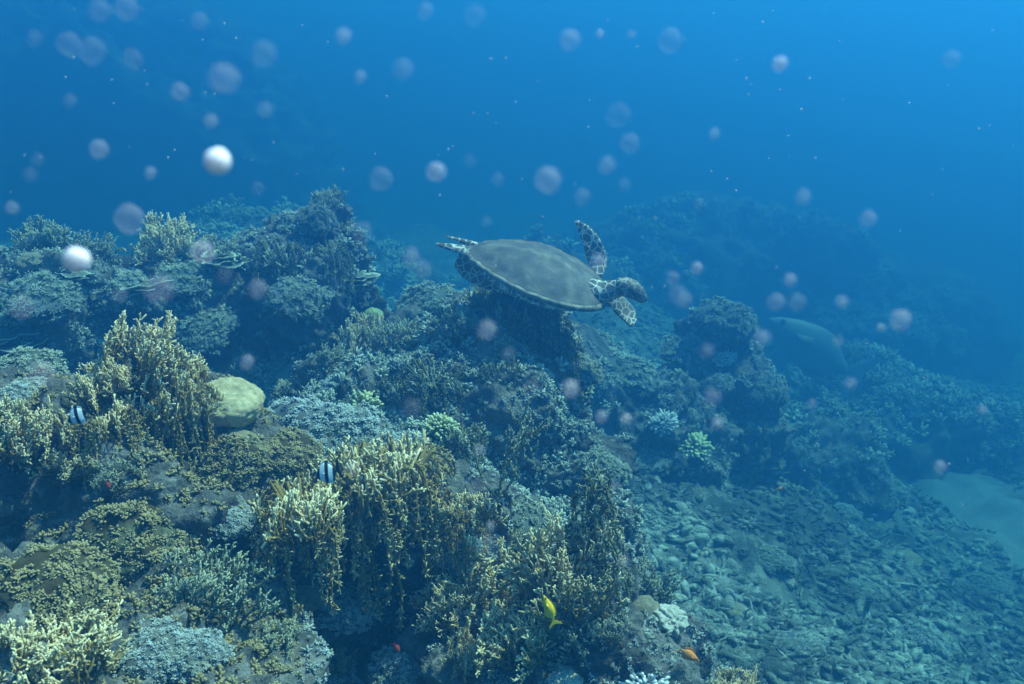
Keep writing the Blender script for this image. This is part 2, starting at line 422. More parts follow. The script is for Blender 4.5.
def t_floret(seed, n=13):
    rng = np.random.default_rng(seed); D = rng.normal(size=(n, 3)); D[:, 2] = np.abs(D[:, 2]) * 0.9 + 0.25; D /= np.linalg.norm(D, axis=1, keepdims=True)
    ln = rng.uniform(0.7, 1.15, n)[:, None]
    return tubes(D * 0.1, D * ln, np.full(n, .12), rng.uniform(.13, .20, n), np.full(n, .0), np.full(n, 1.0), 4)
def t_sprig(seed, n=7):
    """little upright forked tuft"""
    rng = np.random.default_rng(seed); tw = Twigs()
    for k in range(n):
        v = Vector((rng.normal() * .5, rng.normal() * .5, 1)).normalized(); e = v * rng.uniform(.6, 1.1)
        tw.add(Vector((0, 0, 0)), e, .10, .08, 0.1, .6)
        for j in range(3):
            p = e * rng.uniform(.45, 1); tw.add(p, p + (rvec(rng) * .7 + Vector((0, 0, .8))).normalized() * .32, .08, .06, .5, 1)
    return tw.soup(4)
FLOR = [t_floret(300 + k) for k in range(5)]
SPRIG = [t_sprig(320 + k) for k in range(5)]
def cluster(seed, rad, count, size, tmpls, squash=0.7, lump=0.25, sub=4):
    """a knobby colony: a lumpy core grown over with small florets"""
    rng = np.random.default_rng(seed); V, T = ICO[sub]
    d = 1 + lump * fbm(V * 1.9 + seed, 3, seed) + 0.08 * billow(V * 6, 2, seed)
    P = V * d[:, None] * np.array([1, 1, squash]) * rad
    soups = [(P, None, T, np.full(len(P), 0.12))]
    pick = rng.choice(np.where(V[:, 2] > -0.35)[0], count, replace=True)
    nr = V[pick] + np.array([0, 0, 0.35]) + rng.normal(size=(count, 3)) * 0.25
    pos = P[pick] * 0.99 + rng.normal(size=(count, 3)) * rad * 0.02
    for k, tm in enumerate(tmpls):
        s = slice(k, None, len(tmpls)); sc = size * rng.uniform(0.6, 1.3, len(pos[s]))
        soups.append(scatter(tm, frames(nr[s], rng, sc), pos[s]))
    return merge(soups)
def t_dome(seed, squash, lobes, sub=6, fr=1.5):
    V, T = ICO[sub]
    d = 1 + lobes * (np.abs(vnoise(V * fr + seed * 1.7, seed)) * 1.0 - 0.2) + lobes * 0.35 * fbm(V * 3.2, 3, seed + 3) + 0.006 * fbm(V * 18, 2, seed)
    return (V * d[:, None] * np.array([1, 1, squash]), None, T, np.zeros(len(V)))
def t_whip(seed):
    rng = np.random.default_rng(seed); tw = Twigs()
    def grow(p, d, L):
        n = 9
        for k in range(n):
            d = (d + rvec(rng) * 0.22 + Vector((0, 0, 0.05))).normalized(); e = p + d * (L / n)
            tw.add(p, e, .006, .005, .3, .8); nubs(tw, p, e, .005, rng, .7, 3, .016)
            if rng.random() < .22 and L > .15: grow(e, (d + rvec(rng) * .9).normalized(), L * .55)
            p = e
    for k in range(4): grow(Vector((rng.normal() * .02, rng.normal() * .02, -.02)), Vector((rng.normal() * .5, rng.normal() * .4, 1)).normalized(), .40)
    return tw.soup()

def t_plate(seed, tiers=4):
    # tiers of thin ruffled shelves around a short stalk
    rng = np.random.default_rng(seed); soups = []
    for k in range(tiers):
        nr, na = 14, 72; rad = rng.uniform(.55, 1.0); cx_, cy2, cz_ = rng.normal() * .28, rng.normal() * .28, .12 + .17 * k
        rr = np.linspace(.04, 1, nr)[:, None]; an = (np.arange(na) * 2 * np.pi / na)[None]
        edge = 1 + .22 * np.sin(an * 3 + rng.uniform(0, 6)) + .10 * np.sin(an * 7 + rng.uniform(0, 6)) + .04 * np.sin(an * 19)
        x = rr * rad * edge * np.cos(an); y = rr * rad * edge * np.sin(an)
        z = cz_ + .16 * rr ** 2 + .05 * rr ** 2 * np.sin(an * 5 + k) + .012 * np.sin(rr * 40) + .014 * np.sin(an * 36) * rr
        P = np.stack([x + cx_, y + cy2, z + 0 * x], 2).reshape(-1, 3); Q = P - np.array([0, 0, .035]); n_ = len(P)
        i_ = np.arange(n_).reshape(nr, na); j_ = np.roll(i_, -1, 1)
        q_ = np.stack([i_[:-1], i_[1:], j_[1:], j_[:-1]], 2).reshape(-1, 4)
        rim = np.stack([i_[-1], i_[-1] + n_, j_[-1] + n_, j_[-1]], 1)
        tp = np.concatenate([(rr ** 6 * .9 + .25 + 0 * an).reshape(-1)] * 2)
        soups.append((np.concatenate([P, Q]), np.concatenate([q_, q_[:, ::-1] + n_, rim]), None, tp))
        soups.append(tubes([[cx_ * .3, cy2 * .3, -.2]], [[cx_, cy2, cz_]], [.22], [.14], [0], [.1], 9))
    return merge(soups)
KIND = {}
def reg(kind, soups, mats, cat, group, nominal):
    """nominal = width of the template in its own units"""
    KIND[kind] = dict(meshes=[mesh_np(kind, *s) for s in soups], mats=mats, cat=cat, group=group, nominal=nominal, count=0)
reg('fire_coral', [t_bush(s) for s in (1, 2, 3, 4)], 'fire', 'coral', 'branching fire corals', 0.50)
reg('olive_coral', [t_bush(s, 0.40, 0.22, 11, 0.0046, 3) for s in (11, 12, 13)], 'olive', 'coral', 'olive branching corals', 0.46)
reg('curtain_coral', [t_curtain(s) for s in (21, 22, 23)], 'fire', 'coral', 'fire corals with hanging strands', 0.44)
reg('dull_curtain_coral', [t_curtain(s, 0.40, 0.14, 0.40, 60, 7) for s in (24, 25, 26)], 'olive', 'coral', 'dull corals with hanging strands', 0.44)
reg('cone_coral', [t_cone(s) for s in (31,)], 'olive', 'coral', 'cone shaped corals', 0.36)
reg('finger_coral', [t_finger(s) for s in (41, 42)], 'yellow', 'coral', 'finger corals', 2.1)
reg('pale_finger_coral', [t_finger(s, 150, 0.38, 0.058) for s in (43, 44)], 'pale', 'coral', 'finger corals', 2.1)
reg('knobby_coral', [cluster(s, 0.17, 620, 0.016, FLOR) for s in (51, 52, 53)], 'mauve', 'coral', 'knobby grey corals', 0.37)
reg('floret_coral', [cluster(s, 0.17, 480, 0.019, FLOR, 0.8) for s in (54, 55)], 'floret', 'coral', 'brown floret corals', 0.38)
reg('tufted_coral', [cluster(s, 0.17, 320, 0.028, SPRIG, 0.75) for s in (56, 57)], 'teal', 'coral', 'tufted reef corals', 0.39)
reg('whip_coral', [t_whip(61)], 'olive', 'coral', 'thin whip corals', 0.36)
reg('plate_coral', [t_plate(s) for s in (81, 82, 83)], 'teal', 'coral', 'tiered plate corals', 2.2)
reg('lumpy_dome_coral', [t_dome(71, 0.46, 0.18, 6, 1.5)], 'dome_yellow', 'coral', 'dome corals', 2.1)
reg('dome_coral', [t_dome(72, 0.75, 0.16, 5)], 'dome_green', 'coral', 'dome corals', 2.05)
reg('pale_dome_coral', [t_dome(73, 0.62, 0.34, 6, 3.2)], 'dome_pale', 'coral', 'dome corals', 2.1)
reg('brown_dome_coral', [t_dome(74, 0.66, 0.22, 5)], 'dome_brown', 'coral', 'dome corals', 2.1)

crng = random.Random(7)
def coral(kind, px, py, wpx, label, zs=1.0, out=0.0, lift=0.0, tilt=0.3, var=None, depth=None):
    k = KIND[kind]; i = k['count'] if var is None else var; k['count'] += 1
    me = k['meshes'][i % len(k['meshes'])]
    h = hit(px, py) if depth is None else (at(px, py, depth), Vector((0, 0, 1)), depth)
    if h is None: h = (at(px, py, 6.0), Vector((0, 0, 1)), 6.0)
    p, n, dep = h
    s = wpx * dep / FPX / k['nominal']
    o = link(kind, me, MAT[k['mats']])
    up = (Vector((0, 0, 1)) * (1 - tilt) + n * tilt).normalized()
    o.rotation_mode = 'QUATERNION'
    o.rotation_quaternion = Vector((0, 0, 1)).rotation_difference(up) @ Quaternion((0, 0, 1), crng.uniform(0, 6.28))
    o.scale = (s, s, s * zs)
    o.location = p + n * out * s + Vector((0, 0, lift * s))
    tag(o, label, k['cat'], k['group'])
    return o

# ------------------------------------------------------------------ coral cover and rubble (uncountable)
def sample_surface(V, T, n, rng):
    A, B, C = V[T[:, 0]], V[T[:, 1]], V[T[:, 2]]
    cr = np.cross(B - A, C - A); ar = np.linalg.norm(cr, axis=1); pr = ar / ar.sum()
    k = rng.choice(len(T), n, p=pr); a, b = rng.random((2, n)); m = a + b > 1; a[m] = 1 - a[m]; b[m] = 1 - b[m]
    return A[k] + (B - A)[k] * a[:, None] + (C - A)[k] * b[:, None], cr[k] / (ar[k][:, None] + 1e-12)
def visible_region(P, margin=160):
    d = P @ np.array([0, CP, -SP]); u = P @ np.array(UP[:])
    px = 512 + FPX * P[:, 0] / np.maximum(d, .1); py = 342 - FPX * u / np.maximum(d, .1)
    return (d > .5) & (px > -margin) & (px < 1024 + margin) & (py > -margin) & (py < 684 + margin), px, py, d
def cover(name, label, mat, tmpls, count, dmin, dmax, size, seed, where=None, thr=-0.1, freq=3.0, group=None):
    rng = np.random.default_rng(seed); Ps, Ns = [], []
    areas = [(c, r) for _, _, c, r in MOUNDS]
    for V, T, c, r in MOUNDS:
        dd = c[1]
        if dd + r[1] < dmin or dd - r[1] > dmax: continue
        n = int(count * (r[0] * r[1] + r[0] * r[2] + r[1] * r[2]) / max(1, dd) ** 1.3)
        if n < 5: continue
        P, Nn = sample_surface(V, T, n, rng); Ps.append(P); Ns.append(Nn)
    P, Nn = np.concatenate(Ps), np.concatenate(Ns)
    ok, px, py, d = visible_region(P)
    tc = -P / np.linalg.norm(P, axis=1, keepdims=True)
    ok &= (d > dmin) & (d < dmax) & (Nn[:, 2] > -0.25) & ((Nn * tc).sum(1) > -0.35)
    ok &= fbm(P * freq, 3, seed) + 0.35 * Nn[:, 2] > thr
    ok &= P[:, 2] > seabed_z(P[:, 0], P[:, 1]) - 0.05
    # not buried inside a neighbouring mound
    for V, T, c, r in MOUNDS:
        ok &= (((P - c) / (r * 0.86)) ** 2).sum(1) > 1
    if where is not None: ok &= where(px, py, P)
    P, Nn = P[ok], Nn[ok]
    if not len(P): return
    D = Nn * 0.8 + np.array([0, 0, 0.55]) + rng.normal(size=P.shape) * 0.22
    sc = size * rng.uniform(0.55, 1.4, len(P)) * (1 + 0.05 * P[:, 1])
    soups = [scatter(tm, frames(D[k::len(tmpls)], rng, sc[k::len(tmpls)]), P[k::len(tmpls)]) for k, tm in enumerate(tmpls)]
    V, q, t, tip = merge(soups)
    print(name, len(P), 'pieces', (0 if q is None else len(q)) + len(t), 'faces')
    return tag(link(name, mesh_np(name, V, q, t, tip), MAT[mat]), label, 'coral cover', None, 'stuff')
leftside = lambda px, py, P: (px < 300) & (P[:, 1] < 3.0)
other = lambda px, py, P: ~((px < 300) & (P[:, 1] < 3.0))
cover('brown_floret_cover', 'tiny yellow brown coral florets carpeting the dark reef face at lower left', 'floret', FLOR, 22000, 0.8, 3.4, 0.0135, 1, leftside, -0.1, 3.5)
cover('grey_knob_cover', 'small grey mauve coral knobs crusting the central reef heads', 'mauve', FLOR + SPRIG[:2], 30000, 1.2, 4.9, 0.0115, 2, other, -0.05, 3.2)
cover('tufted_reef_cover', 'short teal looking coral tufts crusting the reef heads farther back', 'teal', SPRIG + FLOR[:2], 30000, 3.2, 9.0, 0.024, 3, None, -0.25, 2.0)
cover('distant_reef_cover', 'faded coral growth on the far reef ridges in the blue haze', 'teal', SPRIG + FLOR[:2], 26000, 8.5, 16.5, 0.06, 4, None, -0.05, 1.2)

def rubble():
    rng = np.random.default_rng(9); n = 80000
    y = 2.6 + 12 * rng.random(n) ** 1.4; x = 0.0 + (rng.random(n) * 1.0 - 0.10) * (1.5 + y * 0.62)
    z = seabed_z(x, y); P = np.stack([x, y, z], 1)
    ok, px, py, d = visible_region(P, 120); ok &= sand_amount(x, y) < rng.random(n) * .9 + .02; ok &= fbm(P * np.array([1.3, 1.3, 0]), 3, 31) > -0.85
    for V, T, c, r in MOUNDS: ok &= (((P - c) / (r * 0.9)) ** 2).sum(1) > 1
    P = P[ok]; n = len(P); tm = []
    for k in range(8):
        V, T = ICO[2]; st = np.array([1, .7, .5]) if k < 5 else np.array([1.7, .26, .24])
        d = 1 + 0.55 * vnoise(V * 1.6 + k * 5.3, k) + 0.25 * vnoise(V * 4 + k, k + 20)
        tm.append((V * d[:, None] * st, None, T, np.zeros(len(V))))
    sc = 0.007 + 0.042 * rng.random(n) ** 5 + 0.03 * (rng.random(n) < .1)
    D = np.stack([rng.normal(size=n) * .45, rng.normal(size=n) * .45, np.ones(n)], 1)
    so = [scatter(t, frames(D[k::8], rng, sc[k::8]), P[k::8]) for k, t in enumerate(tm)]
    V, q, t, tip = merge(so); print('rubble', n)
    tag(link('coral_rubble', mesh_np('coral_rubble', V, q, t, tip), MAT['rubble']), 'broken coral rubble strewn down the sloping seabed at right', 'rubble', None, 'stuff')
rubble()

# ------------------------------------------------------------------ coral colonies
C = coral
# lower left
C('fire_coral', 140, 372, 105, 'tall pale tipped mustard fire coral rising left of the lumpy yellow dome', 1.15)
C('fire_coral', 188, 388, 70, 'mustard fire coral tuft growing right against the lumpy yellow dome', 1.1)
C('fire_coral', 105, 395, 75, 'pale fire coral bush just right of the fish with slanted white bands', 1.1)
C('curtain_coral', 186, 415, 95, 'ragged fire coral with long strands hanging over the dark hollow below the yellow dome', 1.7, 0.05, tilt=0.0)
C('curtain_coral', 110, 430, 95, 'fire coral strands dangling at the left rim of the dark hollow', 1.2, 0.05, tilt=0.0)
C('fire_coral', 30, 445, 100, 'pale bristling fire coral at the left picture edge under the fish with slanted bands', 1.0)
C('fire_coral', 75, 470, 60, 'small bluish grey fire coral on the slope beneath the fish with slanted bands', 1.0)
C('olive_coral', 115, 480, 60, 'small olive branching coral inside the dark hollow', 1.1)
C('knobby_coral', 25, 400, 60, 'flat grey knobby coral behind the pale fire coral at the left edge', 0.6)
C('tufted_coral', 30, 372, 70, 'blue green tufted coral mound behind the left edge fire coral', 0.7)
C('fire_coral', 65, 672, 150, 'broad cream tipped fire coral filling the bottom left corner', 0.8)
C('knobby_coral', 150, 655, 80, 'mauve knobby coral beside the corner fire coral', 0.7)
C('olive_coral', 215, 600, 115, 'feathery olive branching coral left of the big hanging fire coral', 1.15)
C('floret_coral', 130, 540, 110, 'yellow brown floret coral lump in the middle of the dark lower left face', 0.8)
C('floret_coral', 60, 590, 110, 'brown floret coral lump above the cream tipped corner coral', 0.7)
C('floret_coral', 235, 465, 80, 'brown floret coral lump under the dome corals', 0.8)
C('knobby_coral', 190, 655, 70, 'blue grey knobby coral under the feathery olive coral', 0.7)
# domes
C('lumpy_dome_coral', 224, 397, 80, 'large lumpy yellow dome coral with soft folds behind the mustard fire coral', 1.4, 0, -0.2, tilt=0.1)
C('brown_dome_coral', 240, 436, 40, 'brown grey dome coral directly below the lumpy yellow dome', 0.9, 0, -0.25)
C('dome_coral', 373, 318, 22, 'smooth round green dome coral peeking over the mustard coral bush', 1.0, 0, 0.2)
C('brown_dome_coral', 32, 262, 30, 'dim round dome coral on the back left reef head', 0.9)
C('brown_dome_coral', 22, 250, 22, 'small dim dome coral touching the larger one on the back left reef')
C('pale_dome_coral', 668, 622, 38, 'cream cauliflower dome coral at the right tip of the foreground reef', 1.0, 0, 0.15)
C('brown_dome_coral', 645, 608, 30, 'mauve brown dome coral just behind the cream cauliflower dome', 1.0)
C('brown_dome_coral', 414, 602, 24, 'small brown dome coral under the right end of the hanging strands', 1.0)
C('brown_dome_coral', 384, 655, 22, 'small dull lump in the dark recess below the hanging strands', 1.2)
# central clump
C('curtain_coral', 300, 515, 120, 'mustard fire coral fan below the upright banded damselfish', 1.2, tilt=0.1, depth=2.45)
C('curtain_coral', 358, 506, 130, 'mustard fire coral with strands hanging over the dark central recess', 1.15, 0.12, tilt=0.0)
C('curtain_coral', 425, 500, 135, 'dense fire coral with the longest pale strands right of centre clump', 1.25, 0.12, tilt=0.0)
C('curtain_coral', 452, 520, 80, 'short fire coral fringe on the right end of the hanging clump', 1.2, 0.05, tilt=0.0)
C('fire_coral', 390, 492, 90, 'upright fire coral crest on top of the hanging clump', 0.6)
C('knobby_coral', 232, 520, 50, 'grey knobby coral patch left of the mustard fan', 0.7)
C('dull_curtain_coral', 270, 560, 75, 'dull coral strands trailing down beside the dark recess', 1.1, 0.1, tilt=0.0)
C('brown_dome_coral', 300, 598, 46, 'dim lumpy coral head in the shade left of the central recess', 1.0)
C('knobby_coral', 345, 610, 60, 'dim knobby coral inside the central dark recess', 0.8)
C('olive_coral', 275, 640, 60, 'dim olive coral tuft low in the shade below the trailing strands', 0.8)
C('olive_coral', 330, 665, 70, 'shaded olive coral at the bottom edge of the dark recess', 1.0)
C('knobby_coral', 400, 672, 60, 'shaded grey knobby coral at the bottom edge right of the recess', 0.8)
# centre right thicket
C('fire_coral', 500, 606, 140, 'wide mustard fire coral thicket left of the yellow fish', 1.1)
C('fire_coral', 572, 590, 125, 'tall mustard fire coral thicket right of the yellow fish', 1.35)
C('fire_coral', 530, 570, 105, 'fire coral branches crowding above the yellow fish', 1.2)
C('fire_coral', 455, 612, 80, 'mustard fire coral under the right fringe of the hanging clump', 1.1)
C('fire_coral', 465, 668, 60, 'pale tipped fire coral stalk at the bottom edge below the thicket', 1.4)
C('fire_coral', 525, 650, 110, 'olive yellow fire coral directly under the yellow fish', 1.0)
C('olive_coral', 578, 640, 70, 'shaded olive coral under the right thicket', 1.1)
C('knobby_coral', 500, 672, 60, 'blue white knobby coral along the bottom edge', 0.7)
C('pale_dome_coral', 565, 682, 40, 'pale lumpy coral at the bottom edge under the shaded olive coral', 0.7)
C('olive_coral', 510, 540, 70, 'olive coral fans behind the mustard thicket', 1.1)
C('cone_coral', 590, 556, 78, 'steep grey olive coral cone clothed in hanging branchlets', 1.25, tilt=0.0, lift=-0.1)
C('olive_coral', 640, 592, 75, 'olive bush coral behind the cream cauliflower dome', 1.0)
C('olive_coral', 600, 632, 60, 'small olive coral left of the cream cauliflower dome', 1.0)
C('pale_finger_coral', 644, 690, 62, 'pale lavender finger coral cushion at the bottom edge', 0.7)
C('fire_coral', 735, 694, 62, 'small cream branching coral alone at the bottom edge over the rubble', 1.0, depth=2.3)
C('knobby_coral', 470, 545, 70, 'grey green knobby coral between the hanging clump and the cone', 0.8)
C('whip_coral', 497, 500, 55, 'thin whip coral sprig standing against the dark gap', 1.5)
C('tufted_coral', 520, 520, 60, 'tufted coral left of the steep cone coral', 0.8)
# knobby mass in the middle
C('knobby_coral', 300, 425, 80, 'grey mauve knobby coral mound right of the brown grey dome', 0.8)
C('knobby_coral', 345, 440, 90, 'large bluish knobby coral mound above the upright banded damselfish', 0.8)
C('knobby_coral', 395, 455, 70, 'bluish knobby coral mound behind the hanging clump crest', 0.8)
C('knobby_coral', 335, 395, 60, 'mauve knobby coral below the mustard coral bush', 0.7)
C('floret_coral', 290, 462, 70, 'dark brown floret coral beside the upright banded damselfish', 0.8)
C('finger_coral', 360, 408, 42, 'yellow green finger coral cushion on the knobby mounds', 0.9)
C('olive_coral', 296, 392, 48, 'small olive coral tuft right of the lumpy yellow dome', 1.0)
C('tufted_coral', 290, 372, 55, 'low green tufted coral in the shade behind the yellow dome', 0.5)
# middle reef below the turtle
C('fire_coral', 365, 352, 70, 'mustard fire coral bush below the smooth green dome', 1.3)
C('olive_coral', 330, 362, 45, 'low olive coral left of the mustard bush', 1.0)
C('olive_coral', 405, 345, 70, 'olive bush coral right of the smooth green dome', 1.1)
C('dull_curtain_coral', 425, 380, 85, 'drooping dull coral left of the dark gap under the turtle tail', 1.1, 0.1, tilt=0.0)
C('dull_curtain_coral', 493, 372, 60, 'drooping dull coral with long parallel strands in the middle reef', 1.2, 0.1, tilt=0.0)
C('dull_curtain_coral', 530, 318, 95, 'shaggy dull coral crown directly under the turtle shell', 1.1, 0.05, tilt=0.0)
C('olive_coral', 490, 305, 60, 'olive coral bush under the turtle rear flippers', 1.1)
C('dull_curtain_coral', 560, 350, 60, 'shaggy dull coral flank below the turtle front edge', 1.3, 0.05, tilt=0.0)
C('olive_coral', 455, 330, 60, 'grey green bush coral below the turtle tail', 1.1)
C('olive_coral', 400, 395, 55, 'grey olive coral above the hanging clump and left of the dark gap', 1.1)
C('finger_coral', 440, 430, 36, 'small green finger coral at the left of the dark gap', 0.9)
C('dull_curtain_coral', 455, 440, 70, 'dull strands hanging into the dark gap', 1.1, 0.05, tilt=0.0)
C('knobby_coral', 400, 420, 50, 'grey knobby coral under the grey olive coral', 0.8)
C('tufted_coral', 430, 310, 70, 'blue green tufted coral on the ridge left of the turtle tail', 0.8)
# back left reef
C('olive_coral', 45, 245, 70, 'faded bush coral on top of the far left reef head', 1.0)
C('olive_coral', 92, 255, 55, 'low faded bush coral beside the bright round particle at left', 1.0)
C('fire_coral', 172, 258, 85, 'faded fire coral fans on the back left reef', 1.0)
C('olive_coral', 215, 255, 60, 'pale green low coral right of the faded fire coral fans', 0.8)
C('tufted_coral', 250, 228, 55, 'tufted coral on the left shoulder of the tall back reef head', 0.9)
C('olive_coral', 330, 206, 46, 'small ragged bush coral at the very top of the tall back reef head', 1.1)
C('tufted_coral', 318, 222, 40, 'tufted coral crowning the tall back reef head', 1.1)
C('knobby_coral', 300, 225, 45, 'knobby coral on the upper slope of the tall back reef head', 0.8)
C('dull_curtain_coral', 285, 262, 75, 'faded hanging coral on the face of the tall back reef head', 1.2, 0.1, tilt=0.0)
C('dull_curtain_coral', 325, 258, 55, 'faded hanging coral on the right edge of the tall back reef head', 1.2, 0.05, tilt=0.0)
C('tufted_coral', 120, 292, 65, 'tufted coral ledge under the bright round particle at left', 0.7)
C('tufted_coral', 185, 280, 55, 'pale tufted coral under the faded fire coral fans', 0.7)
C('tufted_coral', 40, 300, 70, 'tufted coral ledge at the far left reef face', 0.7)
C('olive_coral', 378, 268, 55, 'faded small bush coral right of the tall back reef head', 0.9)
C('olive_coral', 420, 285, 50, 'faded thin bush coral behind the turtle tail', 1.2)
C('tufted_coral', 205, 330, 60, 'dim tufted coral deep in the hollow above the yellow dome', 0.7)
C('tufted_coral', 300, 300, 60, 'dim tufted coral low on the tall back reef head', 0.8)
C('plate_coral', 150, 300, 58, 'tiered plate coral in the shade of the back left reef', 0.9, tilt=0.1)
C('plate_coral', 222, 268, 44, 'tiered plate coral on the left shoulder of the tall back reef head', 0.9, tilt=0.1)
C('plate_coral', 70, 285, 46, 'tiered plate coral right of the dim round dome corals', 0.8, tilt=0.1)
C('plate_coral', 352, 285, 40, 'tiered plate coral low right of the tall back reef head', 0.8, tilt=0.1)
C('plate_coral', 15, 350, 60, 'tiered plate coral at the left edge above the blue green mound', 0.8, tilt=0.1)
# right reef
C('tufted_coral', 727, 322, 58, 'rounded tufted coral crowning the right reef head', 0.9)
C('tufted_coral', 690, 352, 60, 'tufted coral on the left slope of the right reef head', 0.7)
C('tufted_coral', 620, 372, 75, 'broad teal tufted coral bank under the turtle front flipper', 0.6)
C('tufted_coral', 575, 372, 50, 'teal tufted coral beside the dark gap below the turtle', 0.7)
C('pale_finger_coral', 664, 426, 32, 'pale blue finger coral dome on the right reef slope', 0.95)
C('finger_coral', 692, 448, 40, 'bright green coral tuft below the pale blue finger coral', 0.7)
C('pale_finger_coral', 725, 360, 26, 'small round finger coral below the right reef crown', 0.8)
C('knobby_coral', 718, 385, 34, 'grey knobby coral low on the right reef head', 0.8)
C('tufted_coral', 760, 390, 45, 'teal tufted coral on the right flank of the right reef head', 0.9)
C('tufted_coral', 640, 460, 60, 'teal tufted coral trailing down the right reef slope', 0.7)
C('knobby_coral', 845, 515, 32, 'pale lump of coral standing alone on the rubble slope', 0.7)
C('tufted_coral', 770, 560, 46, 'low dark tufted coral in the upper middle of the rubble slope', 0.5)
C('tufted_coral', 865, 590, 40, 'low tufted coral on the rubble left of the sunken dark lump', 0.5)
C('knobby_coral', 800, 645, 50, 'low knobby coral crust on the rubble near the bottom edge', 0.45)
C('tufted_coral', 985, 585, 46, 'low dark coral beside the pale sand strip at the right', 0.5)
C('brown_dome_coral', 735, 610, 30, 'small brown boulder coral on the rubble right of the cream cauliflower dome', 0.7)
C('brown_dome_coral', 905, 560, 34, 'brown boulder coral half sunk in the rubble left of the sand strip', 0.7)
C('knobby_coral', 920, 640, 60, 'dark coral lump sunk in the rubble near the bottom right', 0.7)
C('tufted_coral', 600, 470, 55, 'teal tufted coral right of the dark gap', 0.8)

# ------------------------------------------------------------------ sea turtle
def cam_frame(px, py, depth):
    """world matrix whose axes are right, up and towards the viewer at that place"""
    p = at(px, py, depth)
    M = Matrix((RIGHT, UP, BACK)).transposed().to_4x4(); M.translation = p
    return M
def turtle():
    D = 4.0; m = D / FPX; cx, cy_ = 540.0, 270.0
    root = bpy.data.objects.new('sea_turtle', None); COL.objects.link(root); root.empty_display_size = 0.2
    root.matrix_world = cam_frame(cx, cy_, D)
    tag(root, 'brown sea turtle with patterned flippers gliding head down over the middle reef', 'turtle')
    X = np.array([.938, -.347, 0.0]); Z = np.array([.347 * .80, .938 * .80, .60]); Z /= np.linalg.norm(Z)
    Z -= X * (Z @ X); Z /= np.linalg.norm(Z); Yv = np.cross(Z, X)
    B = np.stack([X, Yv, Z], 1)                       # local (forward, left, up) -> frame
    loc = lambda p: B @ np.array(p)
    L, Wd, Hh = .325, .212, .080
    # carapace
    nr, ntm = 26, 96
    Vs, q = [], []
    def outline(th, rho):
        c, s = math.cos(th), math.sin(th)
        taper = 1.0 - 0.30 * max(0, -c) ** 1.6 + 0.05 * c
        x = L * c * (1.04 if c < 0 else 1.0); y = Wd * s * taper
        ser = 1.0
        if c < 0.1 and rho > .93: ser = 1 + 0.018 * math.sin(th * 26)
        return x * rho * ser, y * rho * ser
    for i in range(nr + 1):
        rho = i / nr
        for j in range(ntm):
            th = 2 * math.pi * j / ntm; x, y = outline(th, rho)
            z = Hh * (1 - rho ** 2.3) ** 0.8 - 0.012 + 0.022 * max(0, rho - .86) / .14 * (0.6) - 0.035 * (x / L) ** 2 * (1 if x < 0 else .6)
            z += 0.006 * math.exp(-(y / .02) ** 2) * (1 - rho)
            Vs.append((x, y, z))
    for i in range(nr):
        for j in range(ntm):
            a, b = i * ntm + j, i * ntm + (j + 1) % ntm; q.append((a, a + ntm, b + ntm, b))
    top = len(Vs)
    for sc_, zz in ((0.985, -0.012), (0.90, -0.030), (0.5, -0.045), (0.02, -0.045)):
        for j in range(ntm):
            x, y = outline(2 * math.pi * j / ntm, sc_); Vs.append((x, y, zz - 0.025 * (x / L) ** 2))
    rings = [nr * ntm] + [top + k * ntm for k in range(4)]
    for a0, b0 in zip(rings[:-1], rings[1:]):
        for j in range(ntm): j2 = (j + 1) % ntm; q.append((a0 + j, b0 + j, b0 + j2, a0 + j2))
    V = (B @ np.array(Vs).T).T
    m_, t, b, o = mat_new('turtle_shell'); 
    tc = N(t, 'ShaderNodeTexCoord'); n1 = noise(t, tc.outputs['Object'], 14, 5); n2 = noise(t, tc.outputs['Object'], 90, 3)
    v = N(t, 'ShaderNodeTexVoronoi', feature='DISTANCE_TO_EDGE'); v.inputs['Scale'].default_value = 7.5; t.links.new(tc.outputs['Object'], v.inputs['Vector'])
    c = ramp(t, n1, [(.3, (.065, .06, .06)), (.48, (.11, .10, .09)), (.7, (.20, .18, .145))])
    c = mix(t, ramp(t, v.outputs['Distance'], [(0, (.7, .7, .7)), (.022, (0, 0, 0))]), c, (.10, .085, .06))
    c = mix(t, .35, c, ramp(t, n2, [(.3, (.6, .6, .6)), (.7, (1.3, 1.3, 1.3))]), 'MULTIPLY')
    t.links.new(c, b.inputs['Base Color']); b.inputs['Roughness'].default_value = .6
    bump(t, b, n2, .3, .004)
    sh = link('shell', mesh_np('shell', V, quads=q), m_, root); sh['label'] = 'smooth brown grey shell with a pale lower rim'
    # rim scutes
    rv, rq = [], []
    for j in range(ntm):
        th = 2 * math.pi * j / ntm
        for rho, zz in ((.962, .0125), (1.012, .002), (1.010, -.010), (.95, -.014)):
            x, y = outline(th, rho); rv.append((x, y, zz - 0.035 * (x / L) ** 2 * (1 if x < 0 else .6)))
    for j in range(ntm):
        for k in range(4): rq.append((j * 4 + k, ((j + 1) % ntm) * 4 + k, ((j + 1) % ntm) * 4 + (k + 1) % 4, j * 4 + (k + 1) % 4))
    m3, t, b, o = mat_new('turtle_shell_rim'); tc = N(t, 'ShaderNodeTexCoord'); n1 = noise(t, tc.outputs['Object'], 30, 4)
    t.links.new(ramp(t, n1, [(.40, (.10, .09, .075)), (.6, (.26, .235, .18))]), b.inputs['Base Color'])
    link('shell_rim', mesh_np('shell_rim', (B @ np.array(rv).T).T, quads=rq), m3, root)
    # body: torso, neck, head, four flippers and tail fused to one skin
    bm = bmesh.new()
    def addsoup(V, F):
        vs_ = [bm.verts.new(p) for p in V]
        for f in F: bm.faces.new([vs_[i] for i in f])
